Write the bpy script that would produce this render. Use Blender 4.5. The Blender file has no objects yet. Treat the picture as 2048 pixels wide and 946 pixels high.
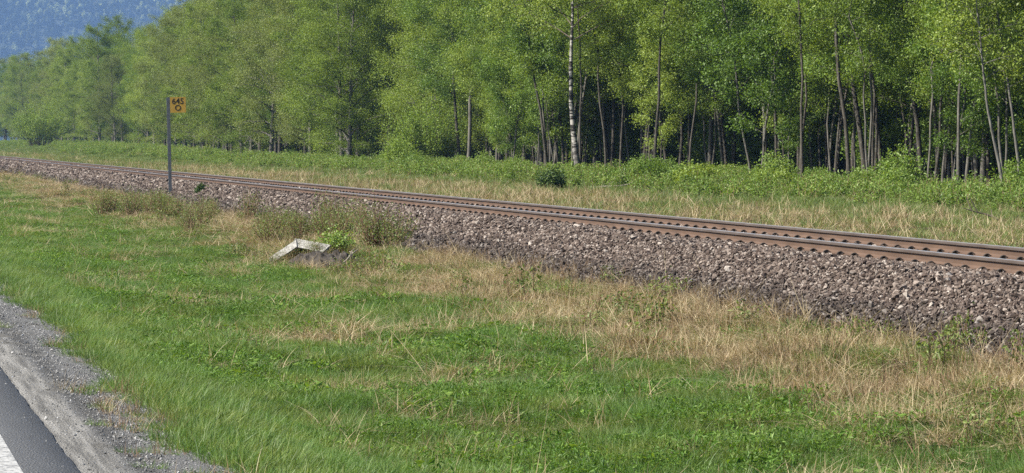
import bpy, math, random
import numpy as np
from mathutils import Vector

# ------------------------------------------------------------------ camera, light, exposure
C = bpy.context.scene
COL = C.collection
R = math.radians
CAM_H = 1.85
FPX, CX, CY = 6900.0, 1024.0, 473.0           # focal length and centre in pixels of the 2048 x 946 photograph
YAW, PITCH = R(11.26), math.atan(193.0 / 6900.0)
cd = bpy.data.cameras.new('camera'); cam = bpy.data.objects.new('camera', cd); COL.objects.link(cam)
cam.location = (0, 0, CAM_H); cam.rotation_euler = (math.pi / 2 - PITCH, 0, -YAW)
cd.sensor_width = 36.0; cd.lens = FPX / 2048.0 * 36.0; cd.clip_start = 0.1; cd.clip_end = 12000
C.camera = cam

SUN = Vector((-0.86, -0.06, 0.0)).normalized() * math.cos(R(44)) + Vector((0, 0, math.sin(R(44))))
wd = bpy.data.worlds.new('World'); C.world = wd; wd.use_nodes = True
wn = wd.node_tree
sky = wn.nodes.new('ShaderNodeTexSky'); sky.sky_type = 'NISHITA'; sky.sun_disc = False
sky.sun_elevation = R(44); sky.sun_rotation = math.atan2(SUN.x, SUN.y) % (2 * math.pi)
bg = wn.nodes['Background']; bg.inputs['Strength'].default_value = 0.052
wn.links.new(sky.outputs['Color'], bg.inputs['Color'])
sl = bpy.data.lights.new('sun', 'SUN'); sl.energy = 4.8; sl.angle = R(0.5); sl.color = (1.0, 0.94, 0.83)
so = bpy.data.objects.new('sun', sl); COL.objects.link(so)
so.rotation_euler = SUN.to_track_quat('Z', 'Y').to_euler()
C.view_settings.view_transform = 'Standard'; C.view_settings.look = 'None'
C.view_settings.exposure = 1.52; C.view_settings.gamma = 1.0; C.view_settings.use_curve_mapping = False
C.render.engine = 'CYCLES'; C.cycles.use_denoising = False
C.cycles.max_bounces = 8; C.cycles.transparent_max_bounces = 4; C.cycles.volume_bounces = 1
C.cycles.diffuse_bounces = 5; C.cycles.glossy_bounces = 2; C.cycles.transmission_bounces = 4
C.cycles.caustics_reflective = False; C.cycles.caustics_refractive = False

rng = np.random.default_rng(11)
random.seed(5)

# ------------------------------------------------------------------ helpers
def smooth(a, b, x):
    t = np.clip((np.asarray(x, float) - a) / (b - a), 0, 1); return t * t * (3 - 2 * t)

_lat = np.random.default_rng(3).random((256, 256))
def vnoise(x, y, s=1.0, seed=0):
    x = np.asarray(x, float) / s + seed * 17.3; y = np.asarray(y, float) / s + seed * 9.7
    xi = np.floor(x).astype(int); yi = np.floor(y).astype(int)
    fx = x - xi; fy = y - yi; fx = fx * fx * (3 - 2 * fx); fy = fy * fy * (3 - 2 * fy)
    g = lambda i, j: _lat[i % 256, j % 256]
    return (g(xi, yi) * (1 - fx) + g(xi + 1, yi) * fx) * (1 - fy) + (g(xi, yi + 1) * (1 - fx) + g(xi + 1, yi + 1) * fx) * fy
def fbm(x, y, s, seed=0):
    return (vnoise(x, y, s, seed) + .5 * vnoise(x, y, s / 2.1, seed + 1) + .25 * vnoise(x, y, s / 4.3, seed + 2)) / 1.75

PX = [-6000, -9, -5.2, 1.42, 1.75, 2.3, 3.4, 5, 7, 9, 10.1, 10.7, 11.2, 14.8, 15.5, 17, 22, 33, 60, 6000]
PZ = [-.5, -.5, -.006, -.006, -.03, -.09, -.34, -.52, -.54, -.42, -.27, -.13, -.06, .10, .26, .33, .27, .2, .2, .2]
def ground_z(x, y):
    x = np.asarray(x, float); y = np.asarray(y, float)
    z = np.interp(x, PX, PZ)
    z = z + 1.05 * smooth(150, 520, y) * smooth(18, 30, x)
    m = smooth(2.4, 4, x) * (1 - smooth(9.4, 10.3, x))
    z = z + m * ((fbm(x, y, 2.6, 4) - .5) * .42 + (vnoise(x, y, .7, 8) - .5) * .08)
    b = smooth(7.6, 8.6, x) * (1 - smooth(9.4, 10.4, x))
    z = z + b * (fbm(x, y, 1.6, 12) - .35) * .25
    far = smooth(16, 20, x)
    z = z + far * (fbm(x, y, 5, 21) - .5) * .3
    return z

ct, st = math.cos(YAW), math.sin(YAW); cp, sp = math.cos(PITCH), math.sin(PITCH)
RT = np.array([ct, -st, 0.0]); FW = np.array([st * cp, ct * cp, -sp]); UP = np.array([st * sp, ct * sp, cp])
CAMP = np.array([0, 0, CAM_H])
def ray(u, v): return FW + RT * (u - CX) / FPX - UP * (v - CY) / FPX
def at_depth(u, v, d): return CAMP + ray(u, v) * d
def on_ground(u, v, dmin=10, dmax=900):
    r = ray(u, v); t = np.geomspace(dmin, dmax, 6000)
    p = CAMP + r[None] * t[:, None]; k = np.nonzero(p[:, 2] < ground_z(p[:, 0], p[:, 1]))[0]
    i = k[0] if len(k) else len(t) - 1
    q = p[i]; q = q.copy(); q[2] = ground_z(q[0], q[1]); return q
def project(p):
    q = np.asarray(p, float) - CAMP; d = q @ FW
    return CX + FPX * (q @ RT) / d, CY - FPX * (q @ UP) / d, d

def mesh_np(name, v, f, mat=None, smooth_shade=False, mids=None):
    v = np.asarray(v, np.float32).reshape(-1, 3); f = np.asarray(f, np.int32)
    me = bpy.data.meshes.new(name); n = f.shape[1]
    me.vertices.add(len(v)); me.vertices.foreach_set('co', v.ravel())
    me.loops.add(f.size); me.loops.foreach_set('vertex_index', f.ravel())
    me.polygons.add(len(f)); me.polygons.foreach_set('loop_start', np.arange(0, f.size, n, dtype=np.int32))
    me.polygons.foreach_set('loop_total', np.full(len(f), n, np.int32))
    for m in (mat if isinstance(mat, (list, tuple)) else [mat] if mat else []): me.materials.append(m)
    if mids is not None: me.polygons.foreach_set('material_index', np.asarray(mids, np.int32))
    me.polygons.foreach_set('use_smooth', np.full(len(f), bool(smooth_shade)))
    me.update(calc_edges=True); me.validate(); return me
def ob(name, data, parent=None, loc=(0, 0, 0)):
    o = bpy.data.objects.new(name, data); COL.objects.link(o); o.location = loc
    if parent is not None: o.parent = parent
    return o
def tag(o, label=None, cat=None, group=None, kind=None):
    if label: o['label'] = label
    if cat: o['category'] = cat
    if group: o['group'] = group
    if kind: o['kind'] = kind
    return o
class MB:
    """collects quads of boxes and tubes for one mesh"""
    def __init__(s): s.v = []; s.f = []; s.n = 0
    def add(s, v, f):
        v = np.asarray(v, float); f = np.asarray(f, int); s.v.append(v); s.f.append(f + s.n); s.n += len(v)
    def box(s, c, size, rot=None):
        d = np.array([[x, y, z] for z in (-.5, .5) for y in (-.5, .5) for x in (-.5, .5)]) * np.asarray(size)
        if rot is not None: d = d @ np.array(rot).T
        s.add(d + np.asarray(c), [[0, 2, 3, 1], [4, 5, 7, 6], [0, 1, 5, 4], [2, 6, 7, 3], [0, 4, 6, 2], [1, 3, 7, 5]])
    def tube(s, pts, rad, n=6):
        pts = np.asarray(pts, float); k = len(pts); rad = np.broadcast_to(np.asarray(rad, float), (k,))
        t = np.gradient(pts, axis=0); t /= np.linalg.norm(t, axis=1, keepdims=True) + 1e-9
        ref = np.where(np.abs(t[:, 2:3]) > .9, np.array([[1., 0, 0]]), np.array([[0, 0, 1.]]))
        a = np.cross(t, ref); a /= np.linalg.norm(a, axis=1, keepdims=True) + 1e-9; b = np.cross(t, a)
        for i in range(1, k):
            if a[i] @ a[i - 1] < 0: a[i] *= -1; b[i] *= -1
        an = np.arange(n) * 2 * np.pi / n
        ring = pts[:, None] + rad[:, None, None] * (np.cos(an)[None, :, None] * a[:, None] + np.sin(an)[None, :, None] * b[:, None])
        f = []
        for i in range(k - 1):
            for j in range(n):
                f.append([i * n + j, i * n + (j + 1) % n, (i + 1) * n + (j + 1) % n, (i + 1) * n + j])
        s.add(ring.reshape(-1, 3), f)
    def mesh(s, name, mat, sm=False): return mesh_np(name, np.concatenate(s.v), np.concatenate(s.f), mat, sm)

def mat_new(name):
    m = bpy.data.materials.new(name); m.use_nodes = True; nt = m.node_tree
    for n in list(nt.nodes): nt.nodes.remove(n)
    o = nt.nodes.new('ShaderNodeOutputMaterial'); return m, nt, o
def N(nt, t, **kw):
    n = nt.nodes.new(t)
    for k, v in kw.items():
        if k.startswith('i_'): n.inputs[int(k[2:]) if k[2:].isdigit() else k[2:].replace('_', ' ')].default_value = v
        else: setattr(n, k, v)
    return n
def ramp(nt, fac, stops, interp='LINEAR'):
    r = nt.nodes.new('ShaderNodeValToRGB'); cr = r.color_ramp; cr.interpolation = interp
    while len(cr.elements) < len(stops): cr.elements.new(.5)
    for e, (p, c) in zip(cr.elements, stops): e.position = p; e.color = (*c, 1)
    nt.links.new(fac, r.inputs[0]); return r.outputs[0]
def mixc(nt, fac, a, b, mode='MIX'):
    m = nt.nodes.new('ShaderNodeMix'); m.data_type = 'RGBA'; m.blend_type = mode
    for sock, val in ((m.inputs[0], fac), (m.inputs[6], a), (m.inputs[7], b)):
        if hasattr(val, 'links'): nt.links.new(val, sock)
        elif isinstance(val, (int, float)): sock.default_value = val
        else: sock.default_value = (*val, 1)
    return m.outputs[2]
def mth(nt, op, a, b=None, c=None):
    m = nt.nodes.new('ShaderNodeMath'); m.operation = op
    for i, val in enumerate((a, b, c)):
        if val is None: continue
        if hasattr(val, 'links'): nt.links.new(val, m.inputs[i])
        else: m.inputs[i].default_value = val
    return m.outputs[0]
def maprange(nt, v, a, b, c=0., d=1.):
    m = nt.nodes.new('ShaderNodeMapRange'); m.interpolation_type = 'SMOOTHSTEP'; nt.links.new(v, m.inputs[0])
    for i, x in enumerate((a, b, c, d)): m.inputs[i + 1].default_value = x
    return m.outputs[0]
def noise(nt, scale, detail=4, vec=None, rough=.55):
    n = nt.nodes.new('ShaderNodeTexNoise'); n.inputs['Scale'].default_value = scale; n.inputs['Detail'].default_value = detail
    n.inputs['Roughness'].default_value = rough
    if vec is not None: nt.links.new(vec, n.inputs['Vector'])
    return n.outputs['Fac']
def pos(nt): return nt.nodes.new('ShaderNodeNewGeometry').outputs['Position']
def objco(nt): return nt.nodes.new('ShaderNodeTexCoord').outputs['Object']
def principled(nt, out, col, rough=.9, metal=0., spec=.3, bump=None, bs=.5, bd=.02):
    p = nt.nodes.new('ShaderNodeBsdfPrincipled')
    if hasattr(col, 'links'): nt.links.new(col, p.inputs['Base Color'])
    else: p.inputs['Base Color'].default_value = (*col, 1)
    if hasattr(rough, 'links'): nt.links.new(rough, p.inputs['Roughness'])
    else: p.inputs['Roughness'].default_value = rough
    p.inputs['Metallic'].default_value = metal; p.inputs['Specular IOR Level'].default_value = spec
    if bump is not None:
        b = nt.nodes.new('ShaderNodeBump'); b.inputs['Strength'].default_value = bs; b.inputs['Distance'].default_value = bd
        nt.links.new(bump, b.inputs['Height']); nt.links.new(b.outputs[0], p.inputs['Normal'])
    nt.links.new(p.outputs[0], out.inputs['Surface']); return p

def leaf_mat(name, dark, mid, light, trans=.35, rough=.5, spec=.35, island=.65, patch=None):
    """leaf or blade: each leaf and each plant has its own hue"""
    m, nt, o = mat_new(name)
    g = nt.nodes.new('ShaderNodeNewGeometry'); oi = nt.nodes.new('ShaderNodeObjectInfo')
    f = mth(nt, 'ADD', mth(nt, 'MULTIPLY', g.outputs['Random Per Island'], island), mth(nt, 'MULTIPLY', oi.outputs['Random'], 1 - island))
    c = ramp(nt, f, [(.1, dark), (.5, mid), (.9, light)])
    if patch:
        nz = noise(nt, patch[0], 2, g.outputs['Position'])
        c = mixc(nt, maprange(nt, nz, .42, .6), c, mixc(nt, 1.0, c, patch[1], 'MULTIPLY'))
    p = principled(nt, o, c, rough, 0, spec)
    t = nt.nodes.new('ShaderNodeBsdfTranslucent')
    nt.links.new(mixc(nt, 1.0, c, (1.35, 1.25, .6), 'MULTIPLY'), t.inputs[0])
    ms = nt.nodes.new('ShaderNodeMixShader'); ms.inputs[0].default_value = trans
    nt.links.new(p.outputs[0], ms.inputs[1]); nt.links.new(t.outputs[0], ms.inputs[2]); nt.links.new(ms.outputs[0], o.inputs['Surface'])
    return m

# ------------------------------------------------------------------ materials
def make_ground_mat():
    m, nt, o = mat_new('soil and thatch'); p = pos(nt); sx = nt.nodes.new('ShaderNodeSeparateXYZ'); nt.links.new(p, sx.inputs[0])
    n1 = noise(nt, .45, 5, p); n2 = noise(nt, 6, 5, p); n3 = noise(nt, 40, 3, p)
    green = ramp(nt, n2, [(.3, (.022, .034, .010)), (.55, (.045, .068, .018)), (.8, (.09, .085, .035))])
    straw = ramp(nt, n2, [(.3, (.05, .036, .02)), (.55, (.11, .082, .05)), (.8, (.19, .15, .095))])
    xs = mth(nt, 'ADD', sx.outputs[0], mth(nt, 'MULTIPLY', mth(nt, 'SUBTRACT', n1, .5), 5.0))
    c = mixc(nt, mth(nt, 'MULTIPLY', maprange(nt, xs, 7.6, 9.0), .75), green, straw)
    far = mixc(nt, maprange(nt, xs, 19.0, 23.0), straw, green)
    c = mixc(nt, maprange(nt, sx.outputs[0], 14.6, 15.2), c, far)
    litter = ramp(nt, n2, [(.3, (.025, .02, .013)), (.6, (.055, .042, .026)), (.85, (.10, .078, .05))])
    c = mixc(nt, maprange(nt, xs, 32., 36.), c, litter)
    c = mixc(nt, maprange(nt, sx.outputs[0], 2.1, 2.5), (.13, .125, .115), c)
    c = mixc(nt, maprange(nt, n3, .3, .7, .65, 1.), (0, 0, 0), c)
    principled(nt, o, c, .95, 0, .1, n3, .8, .05); return m
def make_shoulder_mat():
    m, nt, o = mat_new('dusty gravel'); p = pos(nt); sx = nt.nodes.new('ShaderNodeSeparateXYZ'); nt.links.new(p, sx.inputs[0])
    mp = N(nt, 'ShaderNodeMapping'); nt.links.new(p, mp.inputs[0]); mp.inputs['Scale'].default_value = (9, .35, 1)
    st_ = noise(nt, 1.6, 5, mp.outputs[0]); n1 = noise(nt, 1.2, 4, p); n3 = noise(nt, 70, 3, p); n4 = noise(nt, 18, 4, p)
    xs = mth(nt, 'ADD', sx.outputs[0], mth(nt, 'MULTIPLY', mth(nt, 'SUBTRACT', n1, .5), .22))
    dust = ramp(nt, st_, [(.38, (.15, .145, .135)), (.5, (.25, .242, .225)), (.62, (.36, .35, .33))])
    grav = ramp(nt, n4, [(.3, (.095, .094, .093)), (.5, (.175, .174, .173)), (.75, (.26, .26, .26))])
    darkb = (.045, .044, .042)
    c = mixc(nt, maprange(nt, xs, 1.60, 1.74), dust, grav)
    band = mth(nt, 'MULTIPLY', maprange(nt, xs, 1.66, 1.76), maprange(nt, xs, 1.95, 1.8))
    c = mixc(nt, mth(nt, 'MULTIPLY', band, .75), c, darkb)
    c = mixc(nt, maprange(nt, n3, .35, .62, 0., .55), c, (.09, .088, .085))
    c = mixc(nt, maprange(nt, n3, .62, .75, 0., .6), c, (.34, .335, .325))
    principled(nt, o, c, .92, 0, .2, n3, 1., .05); return m
def make_asphalt():
    m, nt, o = mat_new('asphalt'); p = pos(nt)
    mp = N(nt, 'ShaderNodeMapping'); nt.links.new(p, mp.inputs[0]); mp.inputs['Scale'].default_value = (5, .25, 1)
    n1 = noise(nt, 1.5, 4, mp.outputs[0]); n2 = noise(nt, 75, 3, p)
    c = ramp(nt, n1, [(.3, (.115, .116, .118)), (.7, (.165, .166, .168))])
    c = mixc(nt, maprange(nt, n2, .45, .75), mixc(nt, .55, c, (.075, .075, .076)), mixc(nt, .6, c, (.30, .30, .30)))
    principled(nt, o, c, .85, 0, .3, n2, 1., .02); return m
def make_paint():
    m, nt, o = mat_new('worn road paint'); p = pos(nt)
    n1 = noise(nt, 30, 5, p); n2 = noise(nt, 130, 2, p)
    c = ramp(nt, n1, [(.38, (.10, .10, .10)), (.5, (.28, .28, .275)), (.7, (.36, .36, .35))])
    principled(nt, o, c, .7, 0, .3, n2, .5, .004); return m
def make_rock(name, stops, bright=1.):
    m, nt, o = mat_new(name); oi = nt.nodes.new('ShaderNodeObjectInfo'); p = pos(nt)
    c = ramp(nt, oi.outputs['Random'], stops)
    n = noise(nt, 60, 4, p); c = mixc(nt, maprange(nt, n, .3, .7, 0., .45), c, mixc(nt, 1., c, (.45, .43, .42), 'MULTIPLY'))
    sx = nt.nodes.new('ShaderNodeSeparateXYZ'); nt.links.new(p, sx.inputs[0])
    if name == 'ballast rock':                                       # older dirty stones along the foot of the bank
        n2 = noise(nt, 1.3, 3, p)
        xs = mth(nt, 'ADD', sx.outputs[0], mth(nt, 'MULTIPLY', mth(nt, 'SUBTRACT', n2, .5), .9))
        c = mixc(nt, maprange(nt, xs, 11.2, 10.75, 0., .8), c, mixc(nt, 1., c, (.40, .42, .44), 'MULTIPLY'))
    principled(nt, o, c, .82, 0, .25, n, .4, .01); return m
def bark(name, base, dark, kind='grey'):
    m, nt, o = mat_new(name); p = objco(nt)
    mp = N(nt, 'ShaderNodeMapping'); nt.links.new(p, mp.inputs[0])
    mp.inputs['Scale'].default_value = (1.2, 1.2, 6) if kind == 'birch' else (9, 9, 1.5)
    n = noise(nt, 1.6, 4, mp.outputs[0]); n2 = noise(nt, 14, 4, p)
    if kind == 'birch':
        c = ramp(nt, n, [(.48, dark), (.55, base), (1., base)])
        sz = nt.nodes.new('ShaderNodeSeparateXYZ'); nt.links.new(p, sz.inputs[0])
        zz = mth(nt, 'ADD', sz.outputs[2], mth(nt, 'MULTIPLY', n2, 3.2))
        c = mixc(nt, maprange(nt, zz, 2.9, 1.9), c, mixc(nt, n2, (.03, .028, .025), (.16, .15, .14)))
        c = mixc(nt, maprange(nt, n2, .5, .7, 0., .35), c, (.25, .23, .21))
    else:
        c = ramp(nt, n, [(.3, dark), (.7, base)])
        c = mixc(nt, maprange(nt, n2, .55, .7, 0., .4), c, (.22, .23, .2))
    principled(nt, o, c, .9, 0, .15, n, .6, .03); return m
def plain(name, c1, c2, scale=8., rough=.8, metal=0., spec=.3, bs=.3, bd=.01):
    m, nt, o = mat_new(name); p = objco(nt); n = noise(nt, scale, 5, p)
    principled(nt, o, ramp(nt, n, [(.3, c1), (.7, c2)]), rough, metal, spec, n, bs, bd); return m

M = dict(
    ground=make_ground_mat(), shoulder=make_shoulder_mat(), asphalt=make_asphalt(), paint=make_paint(),
    ballast=make_rock('ballast rock', [(0, (.030, .020, .016)), (.22, (.066, .046, .037)), (.5, (.095, .072, .059)), (.75, (.148, .116, .097)), (.93, (.235, .196, .170)), (1, (.35, .31, .275))]),
    gravel=make_rock('road gravel', [(0, (.07, .07, .07)), (.4, (.155, .155, .155)), (.8, (.25, .25, .25)), (1, (.40, .40, .40))]),
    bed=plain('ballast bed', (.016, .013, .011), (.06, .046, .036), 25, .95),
    rust=plain('rusty rail web', (.062, .037, .024), (.098, .060, .040), 1.3, .75, 0, .3, .1),
    headside=plain('worn rail head', (.068, .050, .040), (.105, .082, .068), 1.5, .55, .3, .4, .05),
    steel=plain('polished rail top', (.55, .53, .51), (.68, .66, .64), 2., .34, .75, .5, .02),
    clip=plain('clip steel', (.018, .014, .012), (.05, .036, .028), 20, .7),
    sleeper=plain('weathered sleeper', (.05, .047, .044), (.12, .11, .10), 10, .9),
    post=plain('galvanised post', (.07, .078, .09), (.12, .13, .145), 9, .6, .2),
    yellow=plain('yellow sign face', (.40, .235, .03), (.47, .285, .045), 4, .5, 0, .4, .03),
    signback=plain('grey sign back', (.2, .2, .2), (.26, .26, .26), 4, .6),
    black=plain('black lettering', (.012, .011, .01), (.018, .017, .016), 4, .6),
    birch=bark('birch bark', (.29, .275, .255), (.02, .018, .016), 'birch'),
    bark=bark('dark alder bark', (.085, .075, .062), (.022, .019, .016)),
    bark2=bark('grey aspen bark', (.15, .14, .122), (.05, .046, .04)),
    bark3=bark('pale grey bark', (.20, .19, .17), (.06, .056, .05)),
    twig=plain('twig bark', (.05, .04, .032), (.12, .095, .075), 8, .9),
    deadwood=plain('dead wood', (.13, .115, .095), (.25, .225, .19), 8, .9),
    leaf1=leaf_mat('birch leaves', (.072, .120, .013), (.152, .222, .026), (.25, .32, .062), .40, .5, .35, .45),
    leaf2=leaf_mat('alder leaves', (.052, .102, .011), (.108, .186, .022), (.185, .265, .05), .40, .5, .35, .5),
    leaf3=leaf_mat('olive young leaves', (.080, .110, .022), (.150, .192, .042), (.23, .275, .085), .38, .5, .35, .45),
    leafbush=leaf_mat('bright shrub leaves', (.075, .135, .018), (.135, .22, .034), (.22, .30, .075), .38),
    leafbright=leaf_mat('vivid spring shrub leaves', (.105, .175, .020), (.185, .275, .038), (.27, .35, .085), .40),
    needle=leaf_mat('spruce needles', (.014, .036, .009), (.035, .075, .016), (.10, .15, .025), .15),
    longgrass=leaf_mat('long grass blades', (.046, .090, .022), (.092, .150, .036), (.18, .22, .085), .32, .5, .35, .6, (.7, (.9, .95, 1.05))),
    grass=leaf_mat('grass blades', (.038, .092, .015), (.084, .172, .028), (.17, .25, .075), .34, .5, .35, .6, (.8, (1.35, 1.05, 1.1))),
    weed=leaf_mat('weed leaves', (.040, .092, .012), (.080, .165, .020), (.16, .245, .04), .36, .55, .3),
    meadow=leaf_mat('meadow grass blades', (.055, .095, .022), (.105, .160, .034), (.20, .22, .075), .32),
    herb=leaf_mat('herb leaves', (.07, .10, .025), (.12, .165, .04), (.19, .235, .065), .34),
    straw=leaf_mat('dry straw', (.12, .082, .043), (.265, .205, .115), (.46, .39, .255), .2, .6, .25),
    brown=leaf_mat('brown dead stems', (.10, .062, .038), (.19, .125, .078), (.30, .21, .135), .1, .8, .1),
    whitewood=plain('flaking white paint', (.08, .077, .07), (.30, .293, .275), 26, .8),
    earth=plain('dark turned earth', (.014, .012, .010), (.065, .056, .048), 9, .95, 0, .15, .9, .06),
    hillfloor=plain('hill forest floor', (.008, .012, .008), (.018, .025, .012), .05, .95),
    hillleaf=leaf_mat('hill forest leaves', (.008, .014, .008), (.02, .032, .014), (.30, .34, .16), .2, .8, .1, .12, (.007, (.10, .13, .14))),
)

# ------------------------------------------------------------------ the setting: ground, road, shoulder, ballast bed, hill
def grid_mesh(name, xs, ys, zfun, mat, sm=True):
    X, Y = np.meshgrid(xs, ys); Z = zfun(X, Y); nx, ny = len(xs), len(ys)
    v = np.stack([X, Y, Z], -1).reshape(-1, 3); i = np.arange(nx * ny).reshape(ny, nx)
    f = np.stack([i[:-1, :-1], i[:-1, 1:], i[1:, 1:], i[1:, :-1]], -1).reshape(-1, 4)
    return mesh_np(name, v, f, mat, sm)
gx = np.concatenate([[-2900, -2000, -600, -150, -40, -15, -9, -7, -5.2, -3, 0, 1.42, 1.58, 1.75, 2.0], np.arange(2.3, 11.6, .22),
                     np.arange(12, 16, .5), np.arange(16, 44, .7), [48, 55, 65, 80, 110, 200, 500, 1200, 2500, 3900]])
gy = np.concatenate([[-300, -60, -10, 5, 12], np.arange(16, 70, .35), np.arange(70, 160, .9), np.arange(160, 420, 3), np.arange(420, 800, 12),
                     [850, 1000, 1300, 1800, 2400, 3200, 4200, 5200, 6600]])
tag(ob('ground', grid_mesh('ground', gx, gy, ground_z, M['ground'])), 'grassy verge and forest floor', None, None, 'structure')
ry = np.concatenate([[-200, -20], np.arange(10, 80, .25), [100, 150, 300, 700]])
def strip(name, xf0, xf1, nx, zf, mat, lip=False):
    t = np.linspace(0, 1, nx)
    if lip: t[-2] = .9985
    T, Y = np.meshgrid(t, ry); X = xf0(Y) * (1 - T) + xf1(Y) * T; Z = zf(X, Y)
    v = np.stack([X, Y, Z], -1).reshape(-1, 3); i = np.arange(X.size).reshape(X.shape)
    f = np.stack([i[:-1, :-1], i[:-1, 1:], i[1:, 1:], i[1:, :-1]], -1).reshape(-1, 4)
    return ob(name, mesh_np(name, v, f, mat, True))
edge = lambda y: 1.385 + .022 * (fbm(y * 0, y, .9, 30) - .5) + .018 * (vnoise(y * 0, y, .22, 31) - .5)
tag(strip('gravel_shoulder', lambda y: y * 0 + 1.2, lambda y: y * 0 + 2.38, 12,
          lambda x, y: ground_z(x, y) + .004 + np.where(x < 1.42, -.0, 0) + .02 * (vnoise(x, y, .25, 35) - .5) * smooth(1.45, 1.7, x), M['shoulder']),
    None, None, None, 'structure')
tag(strip('road', lambda y: y * 0 - 5.1, edge, 24, lambda x, y: x * 0 + .014 - .05 * (np.arange(24)[None, :] == 23), M['asphalt'], True), None, None, None, 'structure')
tag(strip('road_marking', lambda y: y * 0 + .93, lambda y: y * 0 + 1.062, 3, lambda x, y: x * 0 + .018, M['paint']), None, None, None, 'structure')
# railway formation
RAIL_TOP, RX = .565, (12.5, 14.005)
BX = np.array([10.3, 10.65, 11.15, 11.70, 11.95, 13.2, 14.6, 14.95, 15.3, 15.9]); BZ = np.array([-.26, -.07, .165, .392, .405, .405, .405, .39, .30, .16])
by = np.arange(8, 430, 1.0)
def bed_z(x, y): return np.interp(x, BX, BZ) + .03 * (vnoise(x, y, 1.7, 50) - .5)
tag(ob('ballast_bed', grid_mesh('ballast_bed', np.sort(np.concatenate([BX, (BX[1:] + BX[:-1]) / 2])), by, bed_z, M['bed'])), None, None, None, 'structure')

# far forested hillside
def hill_z(x, y):
    r = np.clip(y - 4200 - .12 * np.abs(x - 400), 0, None)
    return -1 + .30 * r * smooth(0, 500, r) * (1 - .25 * smooth(600, 2600, r)) + 26 * (fbm(x, y, 420, 60) - .5) * smooth(0, 500, r) + 8 * (fbm(x, y, 90, 63) - .5) * smooth(0, 300, r)
hx = np.concatenate([np.arange(-2800, -200, 130), np.arange(-200, 1300, 30), np.arange(1300, 3600, 120)]); hy = np.concatenate([np.arange(4150, 5500, 25), np.arange(5500, 6500, 90)])
tag(ob('hill', grid_mesh('hill', hx, hy, hill_z, M['hillfloor'])), 'wooded hillside in blue haze', None, None, 'structure')

# ------------------------------------------------------------------ scatter (only for stuff)
def scatter(name, pts, rot, scl, pid, protos, label, mat_unused=None):
    pc = bpy.data.collections.new(name + ' sources')
    for p in protos: pc.objects.link(p)
    n = len(pts); me = bpy.data.meshes.new(name); me.vertices.add(n)
    me.vertices.foreach_set('co', np.asarray(pts, np.float32).ravel())
    for an, ty, dat, key in (('rot', 'FLOAT_VECTOR', rot, 'vector'), ('scl', 'FLOAT_VECTOR', scl, 'vector'), ('pid', 'INT', pid, 'value')):
        a = me.attributes.new(an, ty, 'POINT'); a.data.foreach_set(key, np.ascontiguousarray(dat, np.int32 if ty == 'INT' else np.float32).ravel())
    o = ob(name, me); ng = bpy.data.node_groups.new(name, 'GeometryNodeTree')
    ng.interface.new_socket('Geometry', in_out='INPUT', socket_type='NodeSocketGeometry'); ng.interface.new_socket('Geometry', in_out='OUTPUT', socket_type='NodeSocketGeometry')
    gi = ng.nodes.new('NodeGroupInput'); go = ng.nodes.new('NodeGroupOutput')
    ci = ng.nodes.new('GeometryNodeCollectionInfo'); ci.inputs['Collection'].default_value = pc
    ci.inputs['Separate Children'].default_value = True; ci.inputs['Reset Children'].default_value = True
    ip = ng.nodes.new('GeometryNodeInstanceOnPoints'); ip.inputs['Pick Instance'].default_value = True
    def na(nm, ty):
        q = ng.nodes.new('GeometryNodeInputNamedAttribute'); q.data_type = ty; q.inputs['Name'].default_value = nm
        return [s for s in q.outputs if s.enabled and s.name == 'Attribute'][0]
    ng.links.new(gi.outputs[0], ip.inputs['Points']); ng.links.new(ci.outputs[0], ip.inputs['Instance'])
    ng.links.new(na('rot', 'FLOAT_VECTOR'), ip.inputs['Rotation']); ng.links.new(na('scl', 'FLOAT_VECTOR'), ip.inputs['Scale'])
    ng.links.new(na('pid', 'INT'), ip.inputs['Instance Index']); ng.links.new(ip.outputs[0], go.inputs[0])
    md = o.modifiers.new('scatter', 'NODES'); md.node_group = ng
    return tag(o, label, None, None, 'stuff')
def source(name, me): return bpy.data.objects.new(name, me)
def rotz(n, tilt=.0):
    return np.stack([rng.normal(0, tilt, n), rng.normal(0, tilt, n), rng.uniform(0, 6.283, n)], -1)
def scl3(s, sq=0.):
    s = np.asarray(s); return np.stack([s, s, s * (1 + sq * rng.normal(0, 1, len(s)))], -1)
def wedge(n, x0, x1, y0, y1, bias=1.0):
    """random points of a strip, only where the photograph (or a step aside) could look"""
    y = y0 + (y1 - y0) * rng.random(n) ** bias; x = rng.uniform(x0, x1, n)
    a = np.arctan2(x, y); ok = (a < R(21.6)) & (a > R(1.6)); return x[ok], y[ok]

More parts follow.
